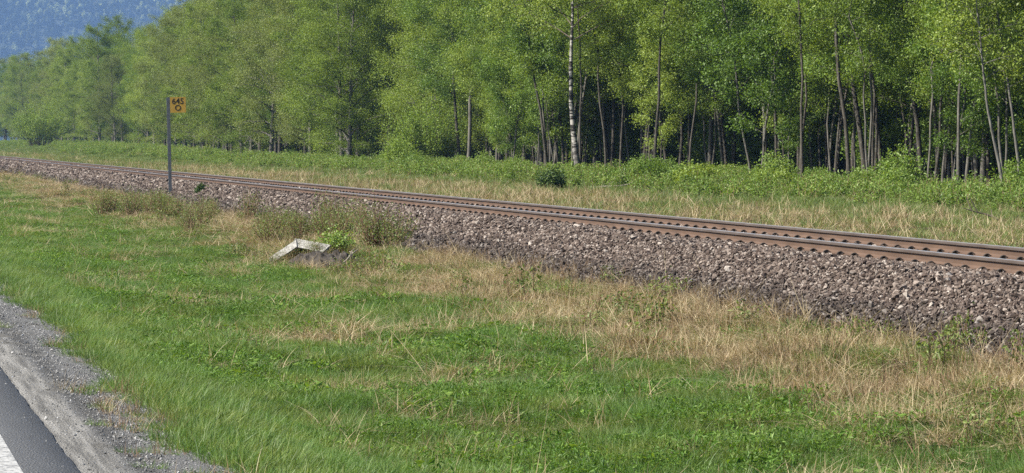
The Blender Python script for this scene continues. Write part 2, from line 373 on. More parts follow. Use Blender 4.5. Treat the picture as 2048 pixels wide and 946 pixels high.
# ------------------------------------------------------------------ ballast stones and road gravel
def stone_mesh(name, seed, mat):
    import bmesh
    r = np.random.default_rng(seed); bm = bmesh.new()
    p = r.normal(0, 1, (15, 3)); p /= np.linalg.norm(p, axis=1, keepdims=True); p *= r.uniform(.75, 1.05, (15, 1)); p *= np.array([1.0, r.uniform(.6, .9), r.uniform(.45, .75)])
    for q in p: bm.verts.new(q)
    res = bmesh.ops.convex_hull(bm, input=bm.verts); bmesh.ops.delete(bm, geom=[e for e in res['geom_interior'] if isinstance(e, bmesh.types.BMVert)], context='VERTS')
    me = bpy.data.meshes.new(name); bm.to_mesh(me); bm.free(); me.materials.append(mat); return me
stones = [source('stone', stone_mesh('stone', 100 + k, M['ballast'])) for k in range(12)]
P = []; S = []
for (y0, y1, dens, size) in ((27, 50, 1050, .0265), (50, 80, 760, .031), (80, 120, 430, .039), (120, 190, 210, .052), (190, 300, 90, .07)):
    n = int(dens * (y1 - y0) * 2.3); x = rng.uniform(10.3, 12.6, n); y = rng.uniform(y0, y1, n)
    sz = size * np.exp(rng.normal(0, .27, n))
    toe = 10.56 + .30 * (fbm(x * 0, y, 3.0, 70) - .5) * 2 * .8
    keep = (rng.random(n) < smooth(toe - .3, toe + .12, x)) & (x < 12.5 - .075)
    fy = np.abs(((y / .6) % 1.0) - .5) * .6
    keep &= ~((x > 11.93) & (fy > .3 - .13) & (y > 58) & (rng.random(n) < .85))
    z = bed_z(x, y) + rng.uniform(-.2, .75, n) * sz * (1 - .75 * smooth(11.9, 12.15, x))
    P.append(np.stack([x, y, z], -1)[keep]); S.append(sz[keep])
    n = int(dens * .18 * (y1 - y0) * 2.6); x = rng.uniform(12.58, 15.6, n); y = rng.uniform(y0, y1, n); sz = size * np.exp(rng.normal(0, .25, n))
    keep = (np.abs(x - RX[1]) > .08) & ~((x < 14.55) & (np.abs(((y / .6) % 1.0) - .5) * .6 > .17))
    P.append(np.stack([x, y, bed_z(x, y) + .1 * sz], -1)[keep]); S.append(sz[keep])
P = np.concatenate(P); S = np.concatenate(S); n = len(P)
scatter('ballast_stones', P, rng.uniform(0, 6.283, (n, 3)) * np.array([.12, .12, 1]) + rng.normal(0, .35, (n, 3)), scl3(S), rng.integers(0, 12, n), stones, 'crushed stone ballast heaped along the railway track')
pebbles = [source('pebble', stone_mesh('pebble', 200 + k, M['gravel'])) for k in range(6)]
x, y = rng.uniform(1.28, 2.6, 62000), 16 + 44 * rng.random(62000) ** 1.3
keep = rng.random(len(x)) < (.07 - .04 * smooth(1.42, 1.36, x)) + .93 * smooth(1.62, 1.8, x) * (.35 + .65 * vnoise(x, y, .4, 75))
x, y = x[keep], y[keep]; n = len(x); s = .0056 * np.exp(rng.normal(0, .42, n))
scatter('shoulder_gravel', np.stack([x, y, np.where(x < 1.4, .014, ground_z(x, y) + .006) + s * .2], -1), rng.uniform(0, 6.283, (n, 3)), scl3(s), rng.integers(0, 6, n), pebbles, 'loose grey gravel on the road shoulder')

# ------------------------------------------------------------------ the railway track
track = tag(ob('railway_track', None, None, (RX[0] + .75, 35, RAIL_TOP)), 'single railway track with rusty rails on a stone bank', 'railway track')
def tl(x, y, z): return (x - (RX[0] + .75), y - 35, z - RAIL_TOP)
prof = np.array([(-.0625, -.149), (-.0625, -.139), (-.026, -.124), (-.0085, -.104), (-.0075, -.075), (-.0085, -.044), (-.030, -.040), (-.0335, -.035), (-.0335, -.010), (-.026, -.001),
                 (-.012, 0), (.012, 0), (.026, -.001), (.0335, -.010), (.0335, -.035), (.030, -.040), (.0085, -.044), (.0075, -.075), (.0085, -.104), (.026, -.124), (.0625, -.139), (.0625, -.149)])
def rail_mesh():
    ys = np.array([10, 430.]) - 35; k = len(prof); v = np.array([(px, yy, pz) for yy in ys for (px, pz) in prof]); f = []; mi = []
    for j in range(k):
        f.append([j, (j + 1) % k, k + (j + 1) % k, k + j]); a, b = prof[j], prof[(j + 1) % k]; zc = (a[1] + b[1]) / 2
        mi.append(2 if zc > -.004 else 1 if zc > -.037 else 0)
    return mesh_np('rail', v, f, [M['rust'], M['headside'], M['steel']], False, mi)
rm = rail_mesh()
def clip_mesh():
    mb = MB(); t = np.linspace(-.15, math.pi + .35, 9)
    a = np.stack([-.083 + .034 * np.cos(t), -.030 + .012 * t, -.139 + .034 * np.sin(t)], -1); mb.tube(a, .0085, 6)
    b = np.stack([-.078 + .030 * np.cos(t), .026 + .006 * t, -.139 + .030 * np.sin(t)], -1); mb.tube(b, .0085, 6)
    mb.tube([(-.115, -.03, -.125), (-.09, .0, -.122), (-.055, .035, -.124)], .009, 6)
    mb.tube([(-.05, -.05, -.126), (-.05, .0, -.124), (-.05, .05, -.126)], .008, 5)
    mb.box((-.095, .0, -.145), (.045, .075, .03)); mb.box((-.045, .0, -.131), (.03, .11, .010))
    return mb.mesh('rail_clip', M['clip'])
cm = clip_mesh()
ysl = 33.0 + .6 * np.arange(-30, 560); first = int(np.searchsorted(ysl, 33.0))
for rx in RX:
    rail = ob('rail', rm, track, tl(rx, 35, RAIL_TOP)); rest = MB(); cv = np.array([v.co for v in cm.vertices]); cf = np.array([list(p.vertices) for p in cm.polygons])
    for i, y in enumerate(ysl):
        if first <= i < first + 100: ob('rail_clip', cm, rail, (0, y - 35, 0))
        elif y < 330: rest.add(cv + np.array([0, y - 35, 0]), cf)
    tag(ob('rail_clips', rest.mesh('rail_clips', M['clip']), rail), None, None, None, 'stuff')
smb = MB(); smb.box((0, 0, -.1), (2.6, .25, .2)); sm_ = smb.mesh('sleeper', M['sleeper']); rest = MB()
for i, y in enumerate(ysl):
    c = tl((RX[0] + RX[1]) / 2, y, .416)
    if first <= i < first + 100: ob('sleeper', sm_, track, c)
    elif y < 420: rest.box((c[0], c[1], c[2] - .1), (2.6, .25, .2))
tag(ob('sleepers', rest.mesh('sleepers', M['sleeper']), track), None, None, None, 'stuff')

# ------------------------------------------------------------------ kilometre sign
def text_mesh(name, s, size, mat):
    cu = bpy.data.curves.new(name, 'FONT'); cu.body = s; cu.size = size; cu.align_x = 'CENTER'; cu.align_y = 'CENTER'; cu.extrude = .0015; cu.offset = .002
    t = bpy.data.objects.new(name, cu); COL.objects.link(t); dg = bpy.context.evaluated_depsgraph_get()
    me = bpy.data.meshes.new_from_object(t.evaluated_get(dg)); bpy.data.objects.remove(t); bpy.data.curves.remove(cu); me.materials.clear(); me.materials.append(mat); return me
b0 = on_ground(341, 398, 60); ppm = FPX / project(b0)[2]
sign = tag(ob('kilometre_sign', None, None, tuple(b0)), 'yellow kilometre sign reading 645 O on a tall grey post', 'sign')
SH = 203 / ppm; mb = MB()
mb.box((0, .0, SH / 2 - .15), (.105, .014, SH + .3)); mb.box((-.047, .046, SH / 2 - .15), (.014, .078, SH + .3)); mb.box((.047, .046, SH / 2 - .15), (.014, .078, SH + .3))
ob('post', mb.mesh('post', M['post']), sign)
bw, bh = 31.5 / ppm, 31 / ppm; bx = .06 + bw / 2 - .005; bz = SH - bh / 2 + .005
mb = MB(); mb.box((bx, .0, bz), (bw, .012, bh))
board = ob('board', mb.mesh('board', M['yellow']), sign)
mb = MB(); mb.box((bx - bw / 2 + .03, .012, bz + bh * .3), (.10, .012, .04)); mb.box((bx - bw / 2 + .03, .012, bz - bh * .3), (.10, .012, .04)); ob('bracket', mb.mesh('bracket', M['post']), sign)
for s, dz, size in (('645', bh * .22, bh * .53), ('O', -bh * .21, bh * .52)):
    t = ob('lettering', text_mesh('lettering', s, size, M['black']), board, (bx, -.0085, bz + dz)); t.rotation_euler = (math.pi / 2, 0, 0)
    if s == '645': t.scale.x = .98
sign.rotation_euler = (0, R(-1.2), R(-4))

# ------------------------------------------------------------------ trees
def leaf_quads(pts, size, up=.6, asp=.62, r=rng):
    n = len(pts); nn = r.normal(0, 1, (n, 3)); nn[:, 2] += up; nn /= np.linalg.norm(nn, axis=1, keepdims=True)
    a = np.cross(nn, r.normal(0, 1, (n, 3))); a /= np.linalg.norm(a, axis=1, keepdims=True) + 1e-9; b = np.cross(nn, a)
    s = size * np.exp(r.normal(0, .25, (n, 1))); fold = nn * s * .12
    v = np.stack([pts - a * s * .5, pts + b * s * asp * .5 + fold, pts + a * s * .5, pts - b * s * asp * .5 + fold], 1).reshape(-1, 3)
    return v, np.arange(4 * n).reshape(n, 4)

def tree_meshes(seed, H, cb, cr, tr, nb, nleaf, lsize, leafmat, barkmat, lean=0.02, droop=0., path=None, rise=.55, prof_pow=.8, wig=.12):
    """trunk with limbs and twigs; leaves gathered along the twigs. Returns (trunk mesh, crown mesh)"""
    r = np.random.default_rng(seed); mb = MB(); lm = MB()
    if path is None:
        k = 12; t = np.linspace(0, 1, k); az = r.uniform(0, 6.28); w = np.cumsum(r.normal(0, wig, (k, 2)), 0) * np.linspace(0, 1, k)[:, None]
        px = np.stack([lean * H * t ** 1.3 * math.cos(az), lean * H * t ** 1.3 * math.sin(az)], -1) + w
        trunk = np.column_stack([px, t * H - .25 * (1 - t)])
        rad = tr * (1 - t) ** .8 * (1 + .5 * np.exp(-t * 26)) + .012
    else:
        trunk, rad = path; k = len(trunk)
    mb.tube(trunk, rad, 9); tt = np.linspace(0, 1, k); zt = trunk[:, 2]; ztop = zt[-1]
    L = []
    ends = []
    for j in range(nb):
        h = cb + (ztop - cb) * ((j + r.random()) / nb) ** .9 * .97
        p0 = np.array([np.interp(h, zt, trunk[:, 0]), np.interp(h, zt, trunk[:, 1]), h]); rr = np.interp(h, zt, rad)
        q = (h - cb) / max(ztop - cb, .1)
        env = (min(1, (q + .15) / .35) ** .6) * max(1 - q ** 2.2, 0) ** prof_pow + .14
        ln = cr * env * r.uniform(.6, 1.2); az = j * 2.4 + r.normal(0, .5); s = np.linspace(0, 1, 5)
        up_ = rise * r.uniform(.5, 1.3)
        dirv = np.array([math.cos(az), math.sin(az), 0])
        b = p0 + dirv * (ln * s)[:, None] + np.array([0, 0, 1.]) * (ln * (up_ * s - droop * s ** 2.5))[:, None] + r.normal(0, .05 * ln, (5, 3)) * s[:, None]
        lm.tube(b, np.maximum(rr * .42 * (1 - .85 * s), .006), 5)
        ns = 5 + int(ln * 2.2)
        for m in range(ns):
            u = .25 + .75 * (m + r.random()) / ns; c0 = np.array([np.interp(u, s, b[:, i]) for i in range(3)])
            a2 = az + r.normal(0, .9); l2 = ln * .36 * r.uniform(.5, 1.2) * (1.25 - u * .5) + .2
            e = c0 + np.array([math.cos(a2), math.sin(a2), up_ * .7 + r.normal(0, .35) - droop * .8]) * l2
            lm.tube([c0, (c0 + e) / 2 + r.normal(0, .05 * l2, 3), e], [max(rr * .12, .007), .006, .004], 3)
            ends.append((c0, e, l2))
    w = np.array([e[2] for e in ends]); w = w / w.sum(); cnt = r.multinomial(int(nleaf * .62), w)
    ncl = max(12, nb * 2); ce = r.integers(0, len(ends), ncl)
    for k_ in ce:
        c0, e, l2 = ends[k_]; c = int(nleaf * .38 / ncl * r.uniform(.5, 1.5)); sg = r.uniform(.18, .42) * (.6 + .12 * cr)
        L.append(e + r.normal(0, 1, (c, 3)) * np.array([sg, sg, sg * .75]))
    for (c0, e, l2), c in zip(ends, cnt):
        u = r.random(c) ** .7; L.append(c0 + (e - c0) * (u * 1.05)[:, None] + r.normal(0, 1, (c, 3)) * np.array([.23, .23, .21]) * (0.5 + l2 * .45))
    L = np.concatenate(L); v, f = leaf_quads(L, lsize, .5, .66, r)
    tf = np.concatenate(mb.f); lf = np.concatenate(lm.f) + mb.n
    tm = mesh_np('trunk', np.concatenate(mb.v + lm.v), np.concatenate([tf, lf]), [barkmat, M['twig'] if barkmat is M['birch'] else barkmat], True, np.concatenate([np.zeros(len(tf)), np.ones(len(lf))]))
    return tm, mesh_np('crown', v, f, leafmat)

def bush_meshes(seed, h, r0, nst, nleaf, lsize, leafmat, stemmat=None):
    r = np.random.default_rng(seed); mb = MB(); L = []
    for j in range(nst):
        az = r.uniform(0, 6.28); rad = r0 * math.sqrt(r.random()); hh = h * (1 - .45 * (rad / r0) ** 2) * r.uniform(.65, 1.05)
        b = np.array([math.cos(az), math.sin(az), 0]) * rad * .35; e = np.array([math.cos(az) * rad, math.sin(az) * rad, hh]); s = np.linspace(0, 1, 5)[:, None]
        p = b + (e - b) * s + r.normal(0, .04 * h, (5, 3)) * s; p[0, 2] = -.05; mb.tube(p, np.linspace(.012, .004, 5) * (h ** .5), 4)
        c = nleaf // nst; u = .2 + .8 * r.random(c) ** .8; q = np.stack([np.interp(u, s[:, 0], p[:, i]) for i in range(3)], -1)
        L.append(q + r.normal(0, 1, (c, 3)) * np.array([.17, .17, .14]) * (.35 + .35 * h ** .5))
    L = np.concatenate(L); L[:, 2] = np.abs(L[:, 2]) + .02; v, f = leaf_quads(L, lsize, .6, .62, r)
    return mb.mesh('stems', stemmat or M['twig'], True), mesh_np('foliage', v, f, leafmat)
def zone(px):
    if px < 150: return 'far left of the yellow sign'
    if px < 335: return 'just left of the yellow sign'
    if px < 560: return 'right behind the yellow sign'
    if px < 800: return 'left of the bright bush'
    if px < 1120: return 'behind the bright bush'
    if px < 1480: return 'right of the big white birch'
    if px < 1720: return 'around the leaning trunks'
    return 'past the leaning trunks'
def place_tree(name, meshes, p, rz, sc, label, cat='tree', group=None, parts=('trunk', 'crown'), sz=1.):
    o = ob(name, None, None, p); o.rotation_euler = (0, 0, rz); o.scale = (sc, sc, sc * sz)
    for nm, me in zip(parts, meshes): ob(nm, me, o)
    return tag(o, label, cat, group)

# kinds: bushy edge trees clothed almost to the ground, and pole trees with a high crown
bushy = [tree_meshes(300 + i, 14.5 + i % 3, .7 + .3 * (i % 2), 2.9 + .25 * (i % 3), .16, 56, 64000, .086, M[['leaf1', 'leaf3', 'leaf1', 'leaf2', 'leaf1', 'leaf3'][i]], M[['bark2', 'bark2', 'bark', 'bark', 'bark2', 'bark'][i]], .03, .42, None, .85, .6) for i in range(6)]
poles = [tree_meshes(330 + i, 12.5 + 1.2 * (i % 4), 2.7 + .5 * (i % 3), 2.5 + .3 * (i % 2), .060 + .018 * (i % 3), 44, 60000, .078, M[['leaf1', 'leaf2', 'leaf2', 'leaf1', 'leaf2', 'leaf1'][i]], M[['bark2', 'bark', 'bark2', 'bark', 'bark', 'bark'][i]], .09, .25, None, .75, .65, .26) for i in range(6)]
thin = [tree_meshes(360 + i, 8.5 + i % 3, 1.3 + .6 * (i % 3), 1.3, .034, 24, 14000, .085, M[['leaf2', 'leaf1'][i % 2]], M[['bark2', 'bark'][i % 2]], .12, .05, None, .7, .7, .24) for i in range(5)]
stem = [tree_meshes(380 + i, 11 + i % 3, 4.2 + .5 * (i % 3), 1.3, .042 + .008 * (i % 3), 20, 12000, .085, M[['leaf2', 'leaf1'][i % 2]], M[['bark2', 'bark', 'bark'][i % 3]], .13, .05, None, .7, .7, .30) for i in range(6)]
TREES = []                                                     # x, y of every tree, so that none stand in one another

# trunks read off the photograph: base and bends in photo pixels, at the distance where the base meets the ground
def seen_tree(pxs, widths, name, leaf, barkm, label, nb=26, nleaf=16000, cr=2.8, cb=3.0, extra=5.0, seed=0, lsize=.10):
    base = on_ground(*pxs[0], 60); d = project(base)[2]; pts = [at_depth(u, v, d) for u, v in pxs]; pts = np.array(pts)
    top = pts[-1] + (pts[-1] - pts[-2]) / np.linalg.norm(pts[-1] - pts[-2]) * extra; top[2] = pts[-1][2] + extra * .97
    pts = np.vstack([pts, top]) - base; pts[0, 2] = -.15; rad = np.array(list(np.array(widths) / 2 / FPX * d) + [.015])
    zz = np.linspace(0, pts[-1, 2], 26); zz[0] = -.15; r = np.random.default_rng(900 + seed)
    path = np.column_stack([np.interp(zz, pts[:, 2], pts[:, 0]), np.interp(zz, pts[:, 2], pts[:, 1]) + np.cumsum(r.normal(0, .03, 26)), zz])
    path[1:-1, :2] = (path[:-2, :2] + path[1:-1, :2] * 2 + path[2:, :2]) / 4 + r.normal(0, .008, (24, 2))
    mm = tree_meshes(900 + seed, 0, cb, cr, 0, nb, nleaf, lsize, M[leaf], M[barkm], path=(path, np.interp(zz, pts[:, 2], rad)), rise=.5, droop=.15)
    TREES.append((base[0], base[1])); return place_tree(name, mm, tuple(base), 0, 1, label)
seen_tree([(1158, 352), (1151, 300), (1143, 215), (1142, 120), (1145, 40)], [15, 12.5, 9, 7, 5.5], 'birch_tree', 'leaf1', 'birch', 'thick white birch trunk dark at its foot, behind the round dark bush', 24, 30000, 3.2, 5.6, 5, 1, .08)
seen_tree([(1293, 346), (1290, 270), (1287, 180), (1284, 90), (1283, 10)], [9, 9, 8, 7, 6], 'birch_tree', 'leaf1', 'birch', 'slim upright white birch, second white trunk right of the round dark bush', 22, 17550, 2.4, 4., 4, 2, .08)
seen_tree([(1258, 328), (1258, 250), (1256, 170), (1254, 60)], [17, 15, 13, 10], 'alder_tree', 'leaf2', 'bark', 'straight thick dark trunk just left of the slim upright white birch', 26, 21600, 2.8, 5., 4, 3, .08)
seen_tree([(1207, 318), (1197, 250), (1191, 190), (1186, 60)], [13, 12, 10, 7], 'alder_tree', 'leaf2', 'bark', 'dark trunk leaning left just right of the tallest white birch', 22, 17550, 2.4, 4.6, 4, 4, .08)
seen_tree([(961, 322), (952, 285), (944, 250), (925, 190), (905, 100)], [13, 11, 10, 8, 6], 'alder_tree', 'leaf2', 'bark', 'short dark trunk leaning left beside the bright bush', 26, 21600, 2.8, 3.2, 3, 5, .08)
seen_tree([(986, 326), (976, 290), (967, 255), (960, 160)], [7, 6, 6, 4], 'alder_tree', 'leaf2', 'bark', 'thin dark stem between the short dark leaning trunk and the bent sapling', 16, 10800, 1.9, 3.4, 3, 6, .08)
seen_tree([(1020, 332), (1006, 280), (993, 240), (989, 195), (984, 110)], [6, 6, 5, 4, 3], 'sapling_tree', 'leaf2', 'bark2', 'thin sapling bent to the left, third stem right of the bright bush', 16, 10800, 1.9, 3.2, 3, 7, .08)
seen_tree([(1508, 332), (1501, 265), (1491, 200), (1486, 150), (1478, 95), (1466, 20)], [11, 9, 9, 8, 7, 6], 'aspen_tree', 'leaf2', 'bark3', 'pale grey slender trunk, leftmost of the three long leaning trunks', 24, 17550, 2.6, 4.2, 4, 8, .08)
seen_tree([(1558, 346), (1545, 290), (1531, 215), (1511, 150), (1490, 80), (1466, 5)], [12, 10, 9, 8, 7, 6], 'alder_tree', 'leaf2', 'bark', 'long dark trunk leaning left, middle of the three long leaning trunks', 24, 17550, 2.6, 4.0, 4, 9, .08)
seen_tree([(1622, 342), (1609, 290), (1596, 225), (1578, 165), (1560, 110), (1520, 15)], [10, 9, 9, 8, 7, 6], 'alder_tree', 'leaf2', 'bark', 'long speckled trunk leaning left, rightmost of the three long leaning trunks', 24, 17550, 2.6, 3.6, 4, 10, .08)
seen_tree([(1907, 367), (1911, 325), (1923, 290), (1913, 245), (1912, 180), (1907, 130)], [7, 6, 6, 6, 5, 4], 'sapling_tree', 'leaf1', 'bark3', 'pale crooked thin trunk with a kink near its foot', 16, 9450, 1.7, 3.4, 4, 11, .08)
seen_tree([(2010, 392), (2005, 345), (1990, 280), (1976, 220), (1965, 120)], [8, 7, 6, 5, 4], 'sapling_tree', 'leaf1', 'bark3', 'grey thin trunk leaning left at the right edge, nearest to the track', 18, 10800, 1.9, 3.0, 4, 12, .08)
seen_tree([(2041, 388), (2031, 300), (2018, 200), (2008, 130)], [7, 6, 5, 4], 'sapling_tree', 'leaf1', 'bark3', 'rightmost grey thin trunk, standing just behind the nearest leaning one', 18, 10800, 1.9, 3.0, 4, 13, .08)
seen_tree([(1780, 345), (1772, 290), (1775, 200), (1768, 60)], [8, 7, 6, 5], 'sapling_tree', 'leaf1', 'bark3', 'grey upright stem midway between the speckled leaning trunk and the crooked trunk', 18, 12150, 2., 3.4, 4, 14, .08)

bush_x = on_ground(858, 331, 60)[0]
def edge_x(y): return 33.5 + 3.2 * (fbm(y * 0, y, 22, 80) - .5) + 3.5 * smooth(250, 500, y)
def hf(y): return 1 - .09 * float(smooth(190, 290, y)) + .08 * float(smooth(420, 600, y))
def free(x, y, d): return all((x - a) ** 2 + (y - b) ** 2 > d * d for a, b in TREES)
nind = 0
def add(kind, x, y, sc, words, z0=-.05):
    global nind
    protos = {'bushy': bushy, 'pole': poles, 'thin': thin, 'stem': stem}[kind]; i = int(rng.integers(len(protos))); z = float(ground_z(x, y)) + z0; px = project((x, y, z))[0]
    if px < -60 or px > 2110: return
    TREES.append((x, y)); nind += 1
    lab = words + ' ' + zone(px)
    sc = sc * (1 if kind == 'thin' or kind == 'stem' else hf(y)); place_tree({'bushy': ['birch_tree', 'willow_tree', 'birch_tree', 'alder_tree', 'birch_tree', 'willow_tree'], 'pole': ['aspen_tree', 'alder_tree', 'aspen_tree', 'alder_tree', 'alder_tree', 'aspen_tree'], 'thin': ['sapling_tree'] * 5, 'stem': ['sapling_tree'] * 6}[kind][i],
               protos[i], (x, y, z), rng.uniform(0, 6.28), sc, lab, 'tree', 'trees: ' + lab, ('trunk', 'crown'), rng.uniform(.9, 1.14))
y = 92.0
while y < 330:                                                   # front row
    x = edge_x(y) + rng.uniform(-.5, 2.2); px = project((x, y, .2))[0]
    if 730 < px < 985: x = max(x, bush_x) + 3.2
    if free(x, y, 1.3):
        if px < 780: add('bushy', x, y, rng.uniform(.82, 1.05), 'front row tree leafy to the ground')
        elif px < 1120: add('bushy' if rng.random() < .45 else 'pole', x + 1.5, y, rng.uniform(.8, 1.0), 'front row tree with a full green crown')
        else: add('pole', x + 3.6, y, rng.uniform(.8, 1.0), 'front row tree with a bare lower trunk')
    y += rng.uniform(2.6, 4.4)
y = 94.0
while y < 330:                                                   # second row
    x = edge_x(y) + rng.uniform(3.2, 6.5)
    if free(x, y, 1.2): add('pole' if project((x, y, .2))[0] > 900 or rng.random() < .3 else 'bushy', x, y, rng.uniform(.95, 1.15), 'taller tree standing in the second row')
    y += rng.uniform(3.4, 5.2)
y = 94.0
while y < 300:                                                   # thin stems in the shade
    x = edge_x(y) + rng.uniform(.6, 9)
    if free(x, y, .6) and project((x, y, .2))[0] > 985: 
        if project((x, y, .2))[0] > 1130 and rng.random() < .78: add('stem', x - 1.0, y, rng.uniform(.75, 1.1), 'thin bare stem with a high crown')
        else: add('thin', x, y, rng.uniform(.7, 1.1), 'thin leafy sapling inside the forest')
    y += rng.uniform(.9, 1.7) if y > 190 else rng.uniform(.5, 1.0)
y = 332.0
while y < 760:                                                   # far end of the forest edge
    x = edge_x(y) + rng.uniform(-1, 4)
    add('bushy', x, y, rng.uniform(.8, 1.12), 'distant leafy tree along the forest edge')
    y += rng.uniform(6.5, 9.5)
# the wood behind, one mass
def joined(mm):
    (a, b) = mm; me = bpy.data.meshes.new('forest_tree'); import bmesh
    bm = bmesh.new(); bm.from_mesh(a); na = len(bm.faces); bm.from_mesh(b); bm.faces.ensure_lookup_table()
    for f in bm.faces[na:]: f.material_index = 1
    me.materials.append(a.materials[0]); me.materials.append(b.materials[0]); bm.to_mesh(me); bm.free(); return me
src = [source('forest_tree', joined(m)) for m in (poles[0], poles[1], poles[3], bushy[1], bushy[2])]
und = [bush_meshes(470 + i, 2.8, 2.0, 40, 8000, .10, M['leaf2']) for i in range(3)]
pts = []
for _ in range(2600):
    y = 92 + 700 * rng.random() ** 1.3; x = edge_x(y) + rng.uniform(8, 42)
    if len(pts) < 620 and all((x - a) ** 2 + (y - b) ** 2 > 5 for a, b, c in pts[-160:]): pts.append((x, y, float(ground_z(x, y)) - .05))
pts = np.array(pts); n = len(pts)
x = []; 
for _ in range(1100):
    y = 92 + 640 * rng.random() ** 1.3; x.append((edge_x(y) + 7.5 + 40 * rng.random() ** 1.2, y))
u_ = np.array(x); u_ = np.column_stack([u_, ground_z(u_[:, 0], u_[:, 1]) - .05]); us = [source('forest_bush', joined(m)) for m in und]
scatter('forest_understorey', u_, rotz(len(u_)), scl3(rng.uniform(.8, 1.6, len(u_)), .1), rng.integers(0, 3, len(u_)), us, 'shaded green understorey deep in the forest')
scatter('forest', pts, rotz(n), scl3(rng.uniform(.82, 1.02, n) * np.array([hf(q) for q in pts[:, 1]])), rng.integers(0, 5, n), src, 'dense green forest deep behind the front rows')

# ------------------------------------------------------------------ shrubs and bushes
sp = ('stems', 'foliage')
def put_bush(name, u, v, mm, label, group=None, sc=1., cat='bush', rz=None):
    p = on_ground(u, v, 15); p[2] -= .02
    return place_tree(name, mm, tuple(p), rng.uniform(0, 6.28) if rz is None else rz, sc, label, cat, group, sp)
put_bush('green_bush', 858, 331, bush_meshes(400, 4.2, 2.7, 110, 26000, .085, M['leafbright']), 'big bright green rounded bush at the forest edge left of the leaning trunk')
put_bush('green_bush', 800, 338, bush_meshes(401, 1.7, 1.1, 40, 6500, .075, M['leafbright']), 'small pale yellow green bush at the foot of the big bright bush')
put_bush('green_bush', 918, 327, bush_meshes(402, 2.6, 1.7, 60, 10000, .085, M['leafbright']), 'mid sized bright bush between the big bright bush and the dark leaning trunk')
put_bush('green_bush', 1325, 330, bush_meshes(403, 2.0, 1.0, 40, 5000, .09, M['leafbush']), 'bright green bush right of the slim white birch')
put_bush('green_bush', 80, 292, bush_meshes(404, 6.5, 3.8, 90, 15000, .13, M['leafbright']), 'large pale bush at the far left end of the forest')
# dark little evergreens
def spruce_bush(seed, h, r0, n):
    r = np.random.default_rng(seed); mb = MB(); mb.tube([(0, 0, -.05), (0, 0, h * .9)], [.025, .006], 5); L = []
    for j in range(90):
        q = r.random(); az = r.uniform(0, 6.28); ln = r0 * (1 - q) ** .55 * r.uniform(.6, 1.1); b = np.array([0, 0, .08 + q * h * .85]); e = b + np.array([math.cos(az) * ln, math.sin(az) * ln, .10 + .12 * ln])
        mb.tube([b, e], [.008, .003], 3); c = n // 90; u = r.random(c); L.append(b + (e - b) * u[:, None] + r.normal(0, .03 + .03 * h, (c, 3)))
    L = np.concatenate(L); L[:, 2] = np.abs(L[:, 2]) + .01; v, f = leaf_quads(L, .075, .3, .28, r)
    return mb.mesh('stems', M['twig'], True), mesh_np('foliage', v, f, M['needle'])
put_bush('evergreen_bush', 1100, 379, bush_meshes(410, .66, .42, 60, 6500, .06, M['needle']), 'round dark evergreen bush on the dry grass behind the track', None, 1., 'bush')
put_bush('evergreen_bush', 402, 404, spruce_bush(411, .40, .22, 3500), 'tiny dark evergreen at the foot of the ballast right of the sign', None, 1., 'bush')
# undergrowth shrubs along the edge of the wood
ush = [bush_meshes(420 + i, .95 + .25 * (i % 3), .75 + .15 * (i % 2), 34, 3600, .075, M[['leafbush', 'leaf2', 'leafbush', 'leaf1', 'leafbush'][i]]) for i in range(5)]
y = 93.0; nsh = 0
while y < 300:
    x = edge_x(y) + rng.uniform(-4.2, 1.8); z = float(ground_z(x, y)); px = project((x, y, z))[0]
    if px > 560 and not (1060 < px < 1210 and x < 34):
        lab = 'low leafy shrub at the forest edge ' + zone(px)
        place_tree('leafy_shrub', ush[nsh % 5], (x, y, z - .03), rng.uniform(0, 6.28), rng.uniform(.35, .85) * (1 + .4 * float(smooth(1150, 1450, px))), lab, 'shrub', 'shrubs: ' + lab, sp); nsh += 1
    y += rng.uniform(1.5, 4.2) * (1 if y < 200 else 1.6)
# saplings with leafy stems near the sign and the white boards
wsh = [bush_meshes(440 + i, .75 + .2 * i, .5, 34, 800, .042, M['herb'], M['brown']) for i in range(4)]
k = 0
for u0, u1, v0, v1, n_, lab in ((200, 330, 415, 436, 18, 'scrubby bush of thin brown stems left of the yellow sign'), (530, 735, 462, 492, 20, 'scrubby bush of thin stems behind the white boards'),
                                (345, 520, 428, 470, 6, 'small scrubby bush between the yellow sign and the white boards'), (735, 800, 490, 505, 5, 'small scrubby bush beside the ballast right of the white boards')):
    for j in range(n_):
        put_bush('scrub_bush', rng.uniform(u0, u1), rng.uniform(v0, v1), wsh[k % 4], lab, 'scrub: ' + lab, rng.uniform(.52, .88), 'scrub'); k += 1
put_bush('green_bush', 668, 506, bush_meshes(450, .42, .34, 26, 1500, .05, M['leafbush']), 'small vivid green plant on the dark earth mound beside the white boards')

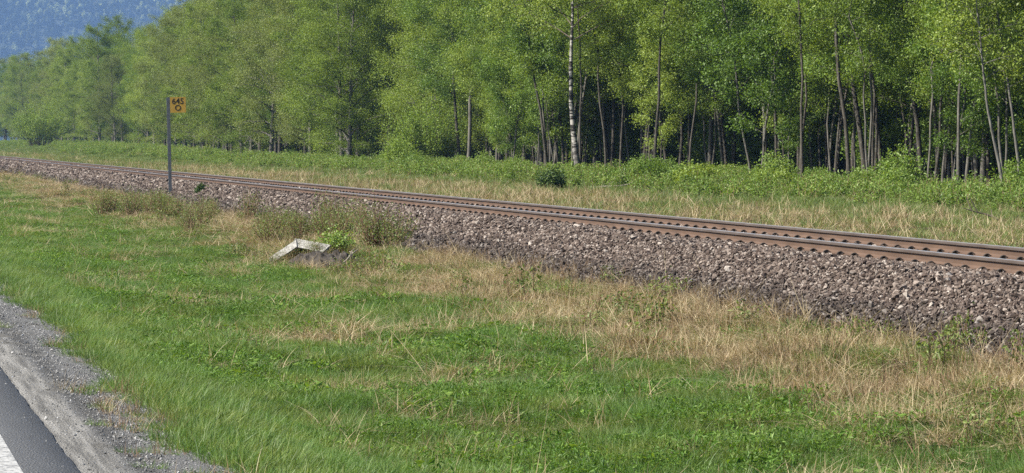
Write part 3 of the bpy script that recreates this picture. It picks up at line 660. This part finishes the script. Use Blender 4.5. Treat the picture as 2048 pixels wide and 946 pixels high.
# ------------------------------------------------------------------ white boards, earth mound, dead wood
b0 = on_ground(598, 522, 30); d = project(b0)[2] ; q = d / FPX
wb = tag(ob('broken_fence', None, None, tuple(b0)), 'broken white painted boards tilted in the weeds beside the earth mound', 'broken fence')
def plank(name, u0, v0, u1, v1, w, thick, mat, dd=0., turn=.3, back=.65, parent=wb):
    a = at_depth(u0, v0, d + dd + turn / 2) - b0; b = at_depth(u1, v1, d + dd - turn / 2) - b0; c = (a + b) / 2; ln = np.linalg.norm(b - a); ex = (b - a) / ln
    ey = FW * math.cos(back) - np.array([0, 0, 1.]) * math.sin(back); ey = ey - (ey @ ex) * ex; ey /= np.linalg.norm(ey); ez = np.cross(ex, ey); mb = MB(); rot = np.stack([ex, ey, ez], -1)
    mb.box(c, (ln, thick, w * q * 1.12), rot)
    return ob(name, mb.mesh(name, mat), parent)
plank('plank', 541, 522, 594, 487, 15, .03, M['whitewood']); plank('plank', 586, 485, 633, 494, 19, .03, M['whitewood'], .12); plank('plank', 626, 493, 654, 499, 21, .04, M['whitewood'], -.1)
mb = MB()
for u, v0, v1 in ((560, 540, 500), (600, 535, 480), (640, 530, 488)):
    mb.tube([at_depth(u, v0, d + .35) - b0, at_depth(u, v1, d + .35) - b0], .035, 6)
ob('stake', mb.mesh('stake', M['twig']), wb)
for u, v in ((552, 530), (575, 520), (590, 514), (604, 512), (617, 510), (628, 514), (640, 516)):
    put_bush('scrub_bush', u, v + 4, wsh[k % 4], 'thin brown stems growing in front of the white boards', 'scrub in front of the white boards', rng.uniform(.28, .45), 'scrub'); k += 1
em = on_ground(668, 538, 30); gxm = np.linspace(-1, 1, 46); X, Y = np.meshgrid(gxm, gxm); rr2 = np.hypot(X, Y)
Zm = .27 * np.clip(1 - rr2 ** 2, 0, 1) ** .7 * (.6 + .8 * fbm(X * 3, Y * 3, 1., 90)) + .16 * (vnoise(X, Y, .11, 93) - .5) * (rr2 < .97) - .06 * (rr2 > .97)
i = np.arange(46 * 46).reshape(46, 46); f = np.stack([i[:-1, :-1], i[:-1, 1:], i[1:, 1:], i[1:, :-1]], -1).reshape(-1, 4)
tag(ob('earth_mound', mesh_np('earth_mound', np.stack([X * .78, Y * 1.6, Zm], -1).reshape(-1, 3), f, M['earth'], False), None, (em[0], em[1] + .6, em[2] - .02)), 'low mound of dark bare earth in front of the white boards', 'earth mound')

def branch(u, v, ln, az, tilt, label, seed, group=None, mat='deadwood'):
    r = np.random.default_rng(seed); p = on_ground(u, v, 15); s = np.linspace(0, 1, 7)[:, None]; dirv = np.array([math.cos(az) * math.cos(tilt), math.sin(az) * math.cos(tilt), math.sin(tilt)])
    a = dirv * ln * s + np.cumsum(r.normal(0, .035 * ln, (7, 3)), 0) * np.array([1, 1, .4]); a[:, 2] = np.maximum(a[:, 2], .02) + .03; mb = MB(); mb.tube(a, np.linspace(.03, .009, 7) * ln ** .5, 6)
    for j in (2, 3, 4, 5):
        e = a[j] + (dirv + r.normal(0, .6, 3)) * ln * .28; e[2] = max(e[2], .03); mb.tube([a[j], (a[j] + e) / 2 + r.normal(0, .02, 3), e], [.012, .009, .005], 4)
    return tag(ob('fallen_branch', mb.mesh('fallen_branch', M[mat], True), None, tuple(p)), label, 'branch', group)
dw = 'bleached dead branch lying among the shrubs at the forest edge'
for j, (u, v, ln, az, ti) in enumerate([(1790, 366, 1.6, .3, .05), (1850, 370, 1.5, 2.8, .1), (1700, 355, 1.8, .9, .45), (1740, 348, 2.2, 2.2, .6), (1830, 362, 1.6, 1.5, .2)]):
    branch(u, v, ln, az, ti, dw, 500 + j, 'dead branches among the shrubs')
branch(1160, 378, 2.0, -.5, .12, 'pale dead branch on dry grass right of the round dark bush', 510)
branch(2010, 447, .8, 2.9, .3, 'dead brush lying in the grass at the right edge behind the track', 511, None, 'twig')
branch(655, 545, .8, .6, .5, 'pale dry stick leaning on the dark earth mound', 512)

# ------------------------------------------------------------------ grass and weeds
def blades(seed, n, r0, h0, h1, w, lean, mat, name='tuft', seg=3, flat=0., curl=.5):
    r = np.random.default_rng(seed); az = r.uniform(0, 6.28, n); rd = r0 * np.sqrt(r.random(n)); base = np.stack([np.cos(az) * rd, np.sin(az) * rd, -.015 + 0 * az], -1)
    la = r.uniform(0, 6.28, n) if flat else az + r.normal(0, .9, n); h = r.uniform(h0, h1, n); le = np.abs(r.normal(lean, lean * .5, n)); d = np.stack([np.cos(la), np.sin(la), 0 * la], -1); up = np.array([0, 0, 1.])
    side = np.stack([-np.sin(la), np.cos(la), 0 * la], -1); tw = r.uniform(0, 6.28, n)[:, None]; side = side * np.cos(tw) + d * np.sin(tw)
    V = []
    for k in range(seg + 1):
        t = k / seg; c = base + d * (h * (np.sin(le) * t + curl * le * t * t))[:, None] + up * (h * (np.cos(np.minimum(le, 1.45)) * t - .22 * curl * le * t * t))[:, None]
        c[:, 2] = np.maximum(c[:, 2], .004 + .02 * r.random(n) * (k > 0) - .02 * (k == 0)); ww = (w * (1 - t) ** .6 * (.7 + .6 * r.random(n)))[:, None] + .0004
        V += [c - side * ww / 2, c + side * ww / 2]
    V = np.stack(V, 1); m = 2 * (seg + 1); i0 = (np.arange(n) * m)[:, None]; F = np.concatenate([i0 + np.array([[2 * k, 2 * k + 1, 2 * k + 3, 2 * k + 2]]) for k in range(seg)], 0)
    return source(name, mesh_np(name, V.reshape(-1, 3), F, mat))
def weeds(seed, n, r0, h, size, mat, name='weed'):
    r = np.random.default_rng(seed); az = r.uniform(0, 6.28, n); rd = r0 * np.sqrt(r.random(n)); p = np.stack([np.cos(az) * rd, np.sin(az) * rd, h * r.random(n) ** .8], -1); v, f = leaf_quads(p, size, .35, .42, r)
    return source(name, mesh_np(name, v, f, mat))
def herb(seed, h, nst, mat_s, mat_l, size=.035):
    r = np.random.default_rng(seed); mb = MB(); L = []
    for j in range(nst):
        b = r.normal(0, .07, 3); b[2] = -.02; e = b + np.array([r.normal(0, .12) * h, r.normal(0, .12) * h, h * r.uniform(.6, 1.1)]); mb.tube([b, (b + e) / 2 + r.normal(0, .015, 3), e], [.004, .003, .002], 3); c = 16; u = .3 + .7 * r.random(c); L.append(b + (e - b) * u[:, None] + r.normal(0, .035, (c, 3)))
    L = np.concatenate(L); v, f = leaf_quads(L, size, .5, .5, r); sv = np.concatenate(mb.v); sf = np.concatenate(mb.f)
    return source('herb', mesh_np('herb', np.concatenate([sv, v]), np.concatenate([sf, f + len(sv)]), [mat_s, mat_l], False, np.concatenate([np.zeros(len(sf)), np.ones(len(f))])))

def field(x, y):
    """how dry the verge is at a point: 0 lush green, 1 straw"""
    s = smooth(7.7, 9.1, x + 3.2 * (fbm(x, y, 3.2, 100) - .5)) * (.62 + .38 * smooth(.34, .58, fbm(x, y, .7, 102)))
    patch = smooth(.67, .75, fbm(x, y, 1.3, 105)) * smooth(3.8, 5.0, x) * .8
    g = smooth(.58, .68, fbm(x, y, 2.4, 110)) * .75
    return np.clip(np.maximum(s * (1 - g), patch), 0, 1)

grassA = [blades(600 + i, 90, .13, .05, .13, .0042, .6, M['grass']) for i in range(6)]
grassB = [blades(610 + i, 80, .11, .05, .14, .0034, .6, M['longgrass']) for i in range(4)]
weedA = [weeds(620 + i, 60, .16, .10, [.022, .028, .036, .024, .030][i], M['weed']) for i in range(5)]
strawA = [blades(630 + i, 60, .16, .07, .25, .0050, 1.25, M['straw'], 'straw', 4, 1., .9) for i in range(6)]
strawB = [blades(640 + i, 22, .10, .12, .28, .0050, .6, M['straw'], 'straw', 3, 0, .6) for i in range(4)]
brownA = [blades(650 + i, 26, .12, .08, .24, .0055, .5, M['brown'], 'stem', 2, 0, .2) for i in range(4)]
herbs = [herb(660 + i, .30, 9, M['brown'], M['herb']) for i in range(5)]

def pack(sel, x, y, sz, protos, name, label, tilt=.08, sq=.2, dz=0., zmax=1.15):
    x, y, sz = x[sel], y[sel], sz[sel]; n = len(x)
    return scatter(name, np.stack([x, y, ground_z(x, y) + dz], -1), rotz(n, tilt), np.stack([sz, sz, np.minimum(sz, zmax) * (1 + sq * rng.normal(0, 1, n))], -1), rng.integers(0, len(protos), n), protos, label)
def sample(specs):
    xs, ys, ss = [], [], []
    for (x0, x1, y0, y1, dens, s) in specs:
        x, y = wedge(int(dens * (x1 - x0) * (y1 - y0)), x0, x1, y0, y1); xs.append(x); ys.append(y); ss.append(s * np.exp(rng.normal(0, .22, len(x))))
    return np.concatenate(xs), np.concatenate(ys), np.concatenate(ss)
LOD = lambda x0, x1, d: [(x0, x1, 16, 34, d, 1.), (x0, x1, 34, 60, d * .62, 1.2), (x0, x1, 60, 110, d * .28, 1.65), (x0, x1, 110, 190, d * .11, 2.4), (x0, x1, 190, 300, d * .05, 3.2)]
tall_edge = lambda x: np.where(x < 3.4, 1.0, .9)
x, y, s = sample(LOD(1.85, 10.5, 88)); f = field(x, y); u = rng.random(len(x))
eg = smooth(1.86 + .6 * fbm(x * 0, y, .9, 120), 2.28 + .6 * fbm(x * 0, y, .9, 120), x)
pack((u < (1 - .72 * f) * eg * .9), x, y, s * tall_edge(x), grassA, 'green_grass', 'short green grass covering the verge between road and track')
x, y, s = sample(LOD(1.9, 10.3, 24)); f = field(x, y); u = rng.random(len(x)); cl = smooth(.5, .62, fbm(x, y, 1.3, 130)); nr = smooth(3.9, 2.5, x)
eg = smooth(2.18, 2.55, x - .5 * (fbm(x * 0, y, .9, 120) - .5))
pack(u < np.clip((1 - f) * (.2 + .8 * cl) + nr * .9, 0, 1) * eg, x, y, s, grassB, 'long_grass', 'longer bluish green grass beside the gravel shoulder')
x, y, s = sample(LOD(2.4, 10.0, 27)); f = field(x, y); u = rng.random(len(x)); cl = smooth(.40, .58, fbm(x, y, 1.7, 140))
pack(u < (1 - f) * cl * smooth(2.6, 3.6, x), x, y, s, weedA, 'weed_leaves', 'broad leaved green weeds in the grass verge')
x, y, s = sample(LOD(3.6, 10.75, 50)); f = field(x, y); u = rng.random(len(x))
pack(u < f * .9 + .01 + .07 * smooth(.5, .62, fbm(x, y, .8, 145)), x, y, s, strawA, 'dry_grass', 'flattened pale straw coloured dry grass near the ballast', .1, .2, .01)
x, y, s = sample(LOD(3.6, 10.7, 10)); f = field(x, y); u = rng.random(len(x))
pack(u < f * .3 + .02, x, y, s, strawB, 'dry_stalks', 'upright pale dry grass stalks on the verge')
x, y, s = sample(LOD(7.6, 10.85, 20)); f = field(x, y); u = rng.random(len(x)); cl = smooth(.45, .6, fbm(x, y, 1.2, 150))
pack(u < (.25 + .7 * cl) * smooth(7.6, 9.0, x), x, y, s, brownA, 'brown_stems', 'brown dead plant stems along the foot of the ballast')
x, y, s = sample(LOD(8.0, 10.6, 8)); u = rng.random(len(x)); cl = smooth(.5, .62, fbm(x, y, 2.2, 160))
pack(u < cl * smooth(8.0, 9.2, x) * (.3 + .5 * smooth(45, 60, y)), x, y, np.minimum(s, 1.7), herbs, 'leafy_herbs', 'thin leafy herbs growing along the foot of the ballast')
# long bleached stalks lying over the verge, lower right
lo = [blades(670 + i, 4, .25, .3, .75, .006, 1.35, M['straw'], 'stalk', 4, 1., .2) for i in range(6)]
x, y, s = sample([(4, 10.8, 18, 45, 1.6, 1.), (4, 10.8, 45, 90, .7, 1.2)]); u = rng.random(len(x))
pack(u < .02 + .4 * smooth(7.4, 9, x), x, y, s, lo, 'long_stalks', 'long bleached stalks lying over the verge', .15, .1, .05)
# meadow behind the track
meadA = [blades(680 + i, 80, .22, .05, .19, .010, .6, M['meadow']) for i in range(5)]
strawF = [blades(690 + i, 60, .24, .12, .36, .010, 1.45, M['straw'], 'straw', 3, 1., .3) for i in range(5)]
herbF = [herb(700 + i, .48, 10, M['brown'], M['leafbush'], .06) for i in range(5)]
LODF = lambda x0, x1, d: [(x0, x1, 36, 75, d, .8), (x0, x1, 75, 130, d * .7, 1.), (x0, x1, 130, 230, d * .42, 1.3), (x0, x1, 230, 420, d * .16, 1.9), (x0, x1, 420, 760, d * .06, 2.8)]
x, y, s = sample(LODF(15.0, 39, 11)); u = rng.random(len(x)); dry = np.clip(smooth(22.5, 18.5, x + 5 * (fbm(x, y, 4, 170) - .5)) * .7 + .5 * smooth(.58, .68, fbm(x, y, 3, 172)), 0, .9) * (1 - .6 * smooth(110, 240, y))
inw = smooth(edge_x(y) + 3, edge_x(y) - 1, x)
pack(u < (1 - dry * .8) * (.15 + .85 * inw), x, y, s, meadA, 'meadow_grass', 'green meadow grass between the track and the forest')
x, y, s = sample(LODF(15.0, 35, 7)); u = rng.random(len(x)); dry = np.clip(smooth(22.0, 18.0, x + 7 * (fbm(x, y, 4, 170) - .5)) * (.3 + .7 * smooth(.38, .55, fbm(x, y, 1.6, 176))) + .5 * smooth(.58, .68, fbm(x, y, 3, 172)), 0, 1)
pack(u < dry * .62 * (1 - .75 * smooth(110, 240, y)), x, y, s, strawF, 'dry_meadow_grass', 'pale dry grass along the far side of the track', .1, .2, .01)
x, y, s = sample(LODF(19, 37, 7)); u = rng.random(len(x)); w_ = smooth(22, 29, x + 4 * (fbm(x, y, 5, 180) - .5)) * smooth(edge_x(y) + 3, edge_x(y), x)
pack(u < w_ * (.06 + .64 * smooth(.40, .62, fbm(x, y, 2.2, 182))), x, y, np.minimum(s, 1.9), herbF, 'undergrowth', 'low leafy undergrowth in front of the forest')
# small tufts on the gravel shoulder
x = rng.uniform(1.7, 2.4, 1500); y = 17 + 45 * rng.random(1500) ** 1.2; cl = smooth(.56, .64, fbm(x * 1.6, y, .9, 190)); k_ = rng.random(1500) < cl * smooth(1.65, 2.0, x)
s = rng.uniform(.35, .8, 1500)
pack(k_, x, y, s, grassA[:3] and [source('tuft', o.data) for o in grassA[:2]] + [source('straw', strawB[0].data), source('stem', brownA[0].data)], 'shoulder_tufts', 'small tufts of grass on the gravel shoulder')

# ------------------------------------------------------------------ forest on the far hill
def crown_blob(seed, mat):
    r = np.random.default_rng(seed); p = r.normal(0, 1, (420, 3)); p /= np.linalg.norm(p, axis=1, keepdims=True); p *= r.uniform(.5, 1., (420, 1)); p = p * np.array([2.4, 2.4, 4.2]) * (1 - .25 * (p[:, 2:3] > .2)) + np.array([0, 0, 5.])
    v, f = leaf_quads(p, 1.1, .4, .8, r); return source('hill_tree', mesh_np('hill_tree', v, f, mat))
hs = [crown_blob(800 + i, M['hillleaf']) for i in range(5)]
x = rng.uniform(-60, 1000, 14000); y = rng.uniform(4260, 5250, 14000)
a = np.arctan2(x, y); k_ = (a > R(1.2)) & (a < R(11)); x, y = x[k_], y[k_]; n = len(x)
scatter('hill_forest', np.stack([x, y, hill_z(x, y) - .5], -1), rotz(n), scl3(rng.uniform(.8, 1.5, n), .1), rng.integers(0, 5, n), hs, 'distant forest on the hillside fading into blue haze')

# ------------------------------------------------------------------ haze
m, nt, o = mat_new('blue air'); pv = nt.nodes.new('ShaderNodeVolumePrincipled')
pv.inputs['Density Attribute'].default_value = ''; pv.inputs['Temperature Attribute'].default_value = ''
pv.inputs['Color'].default_value = (.32, .55, 1.0, 1); pv.inputs['Density'].default_value = .000085; pv.inputs['Anisotropy'].default_value = .1
nt.links.new(pv.outputs[0], o.inputs['Volume'])
mb = MB(); mb.box((500, 3200, 420), (6900, 7000, 848)); tag(ob('haze', mb.mesh('haze', m)), 'thin blue haze over the valley', None, None, 'stuff')
print('individual trees', nind, 'shrubs', nsh)
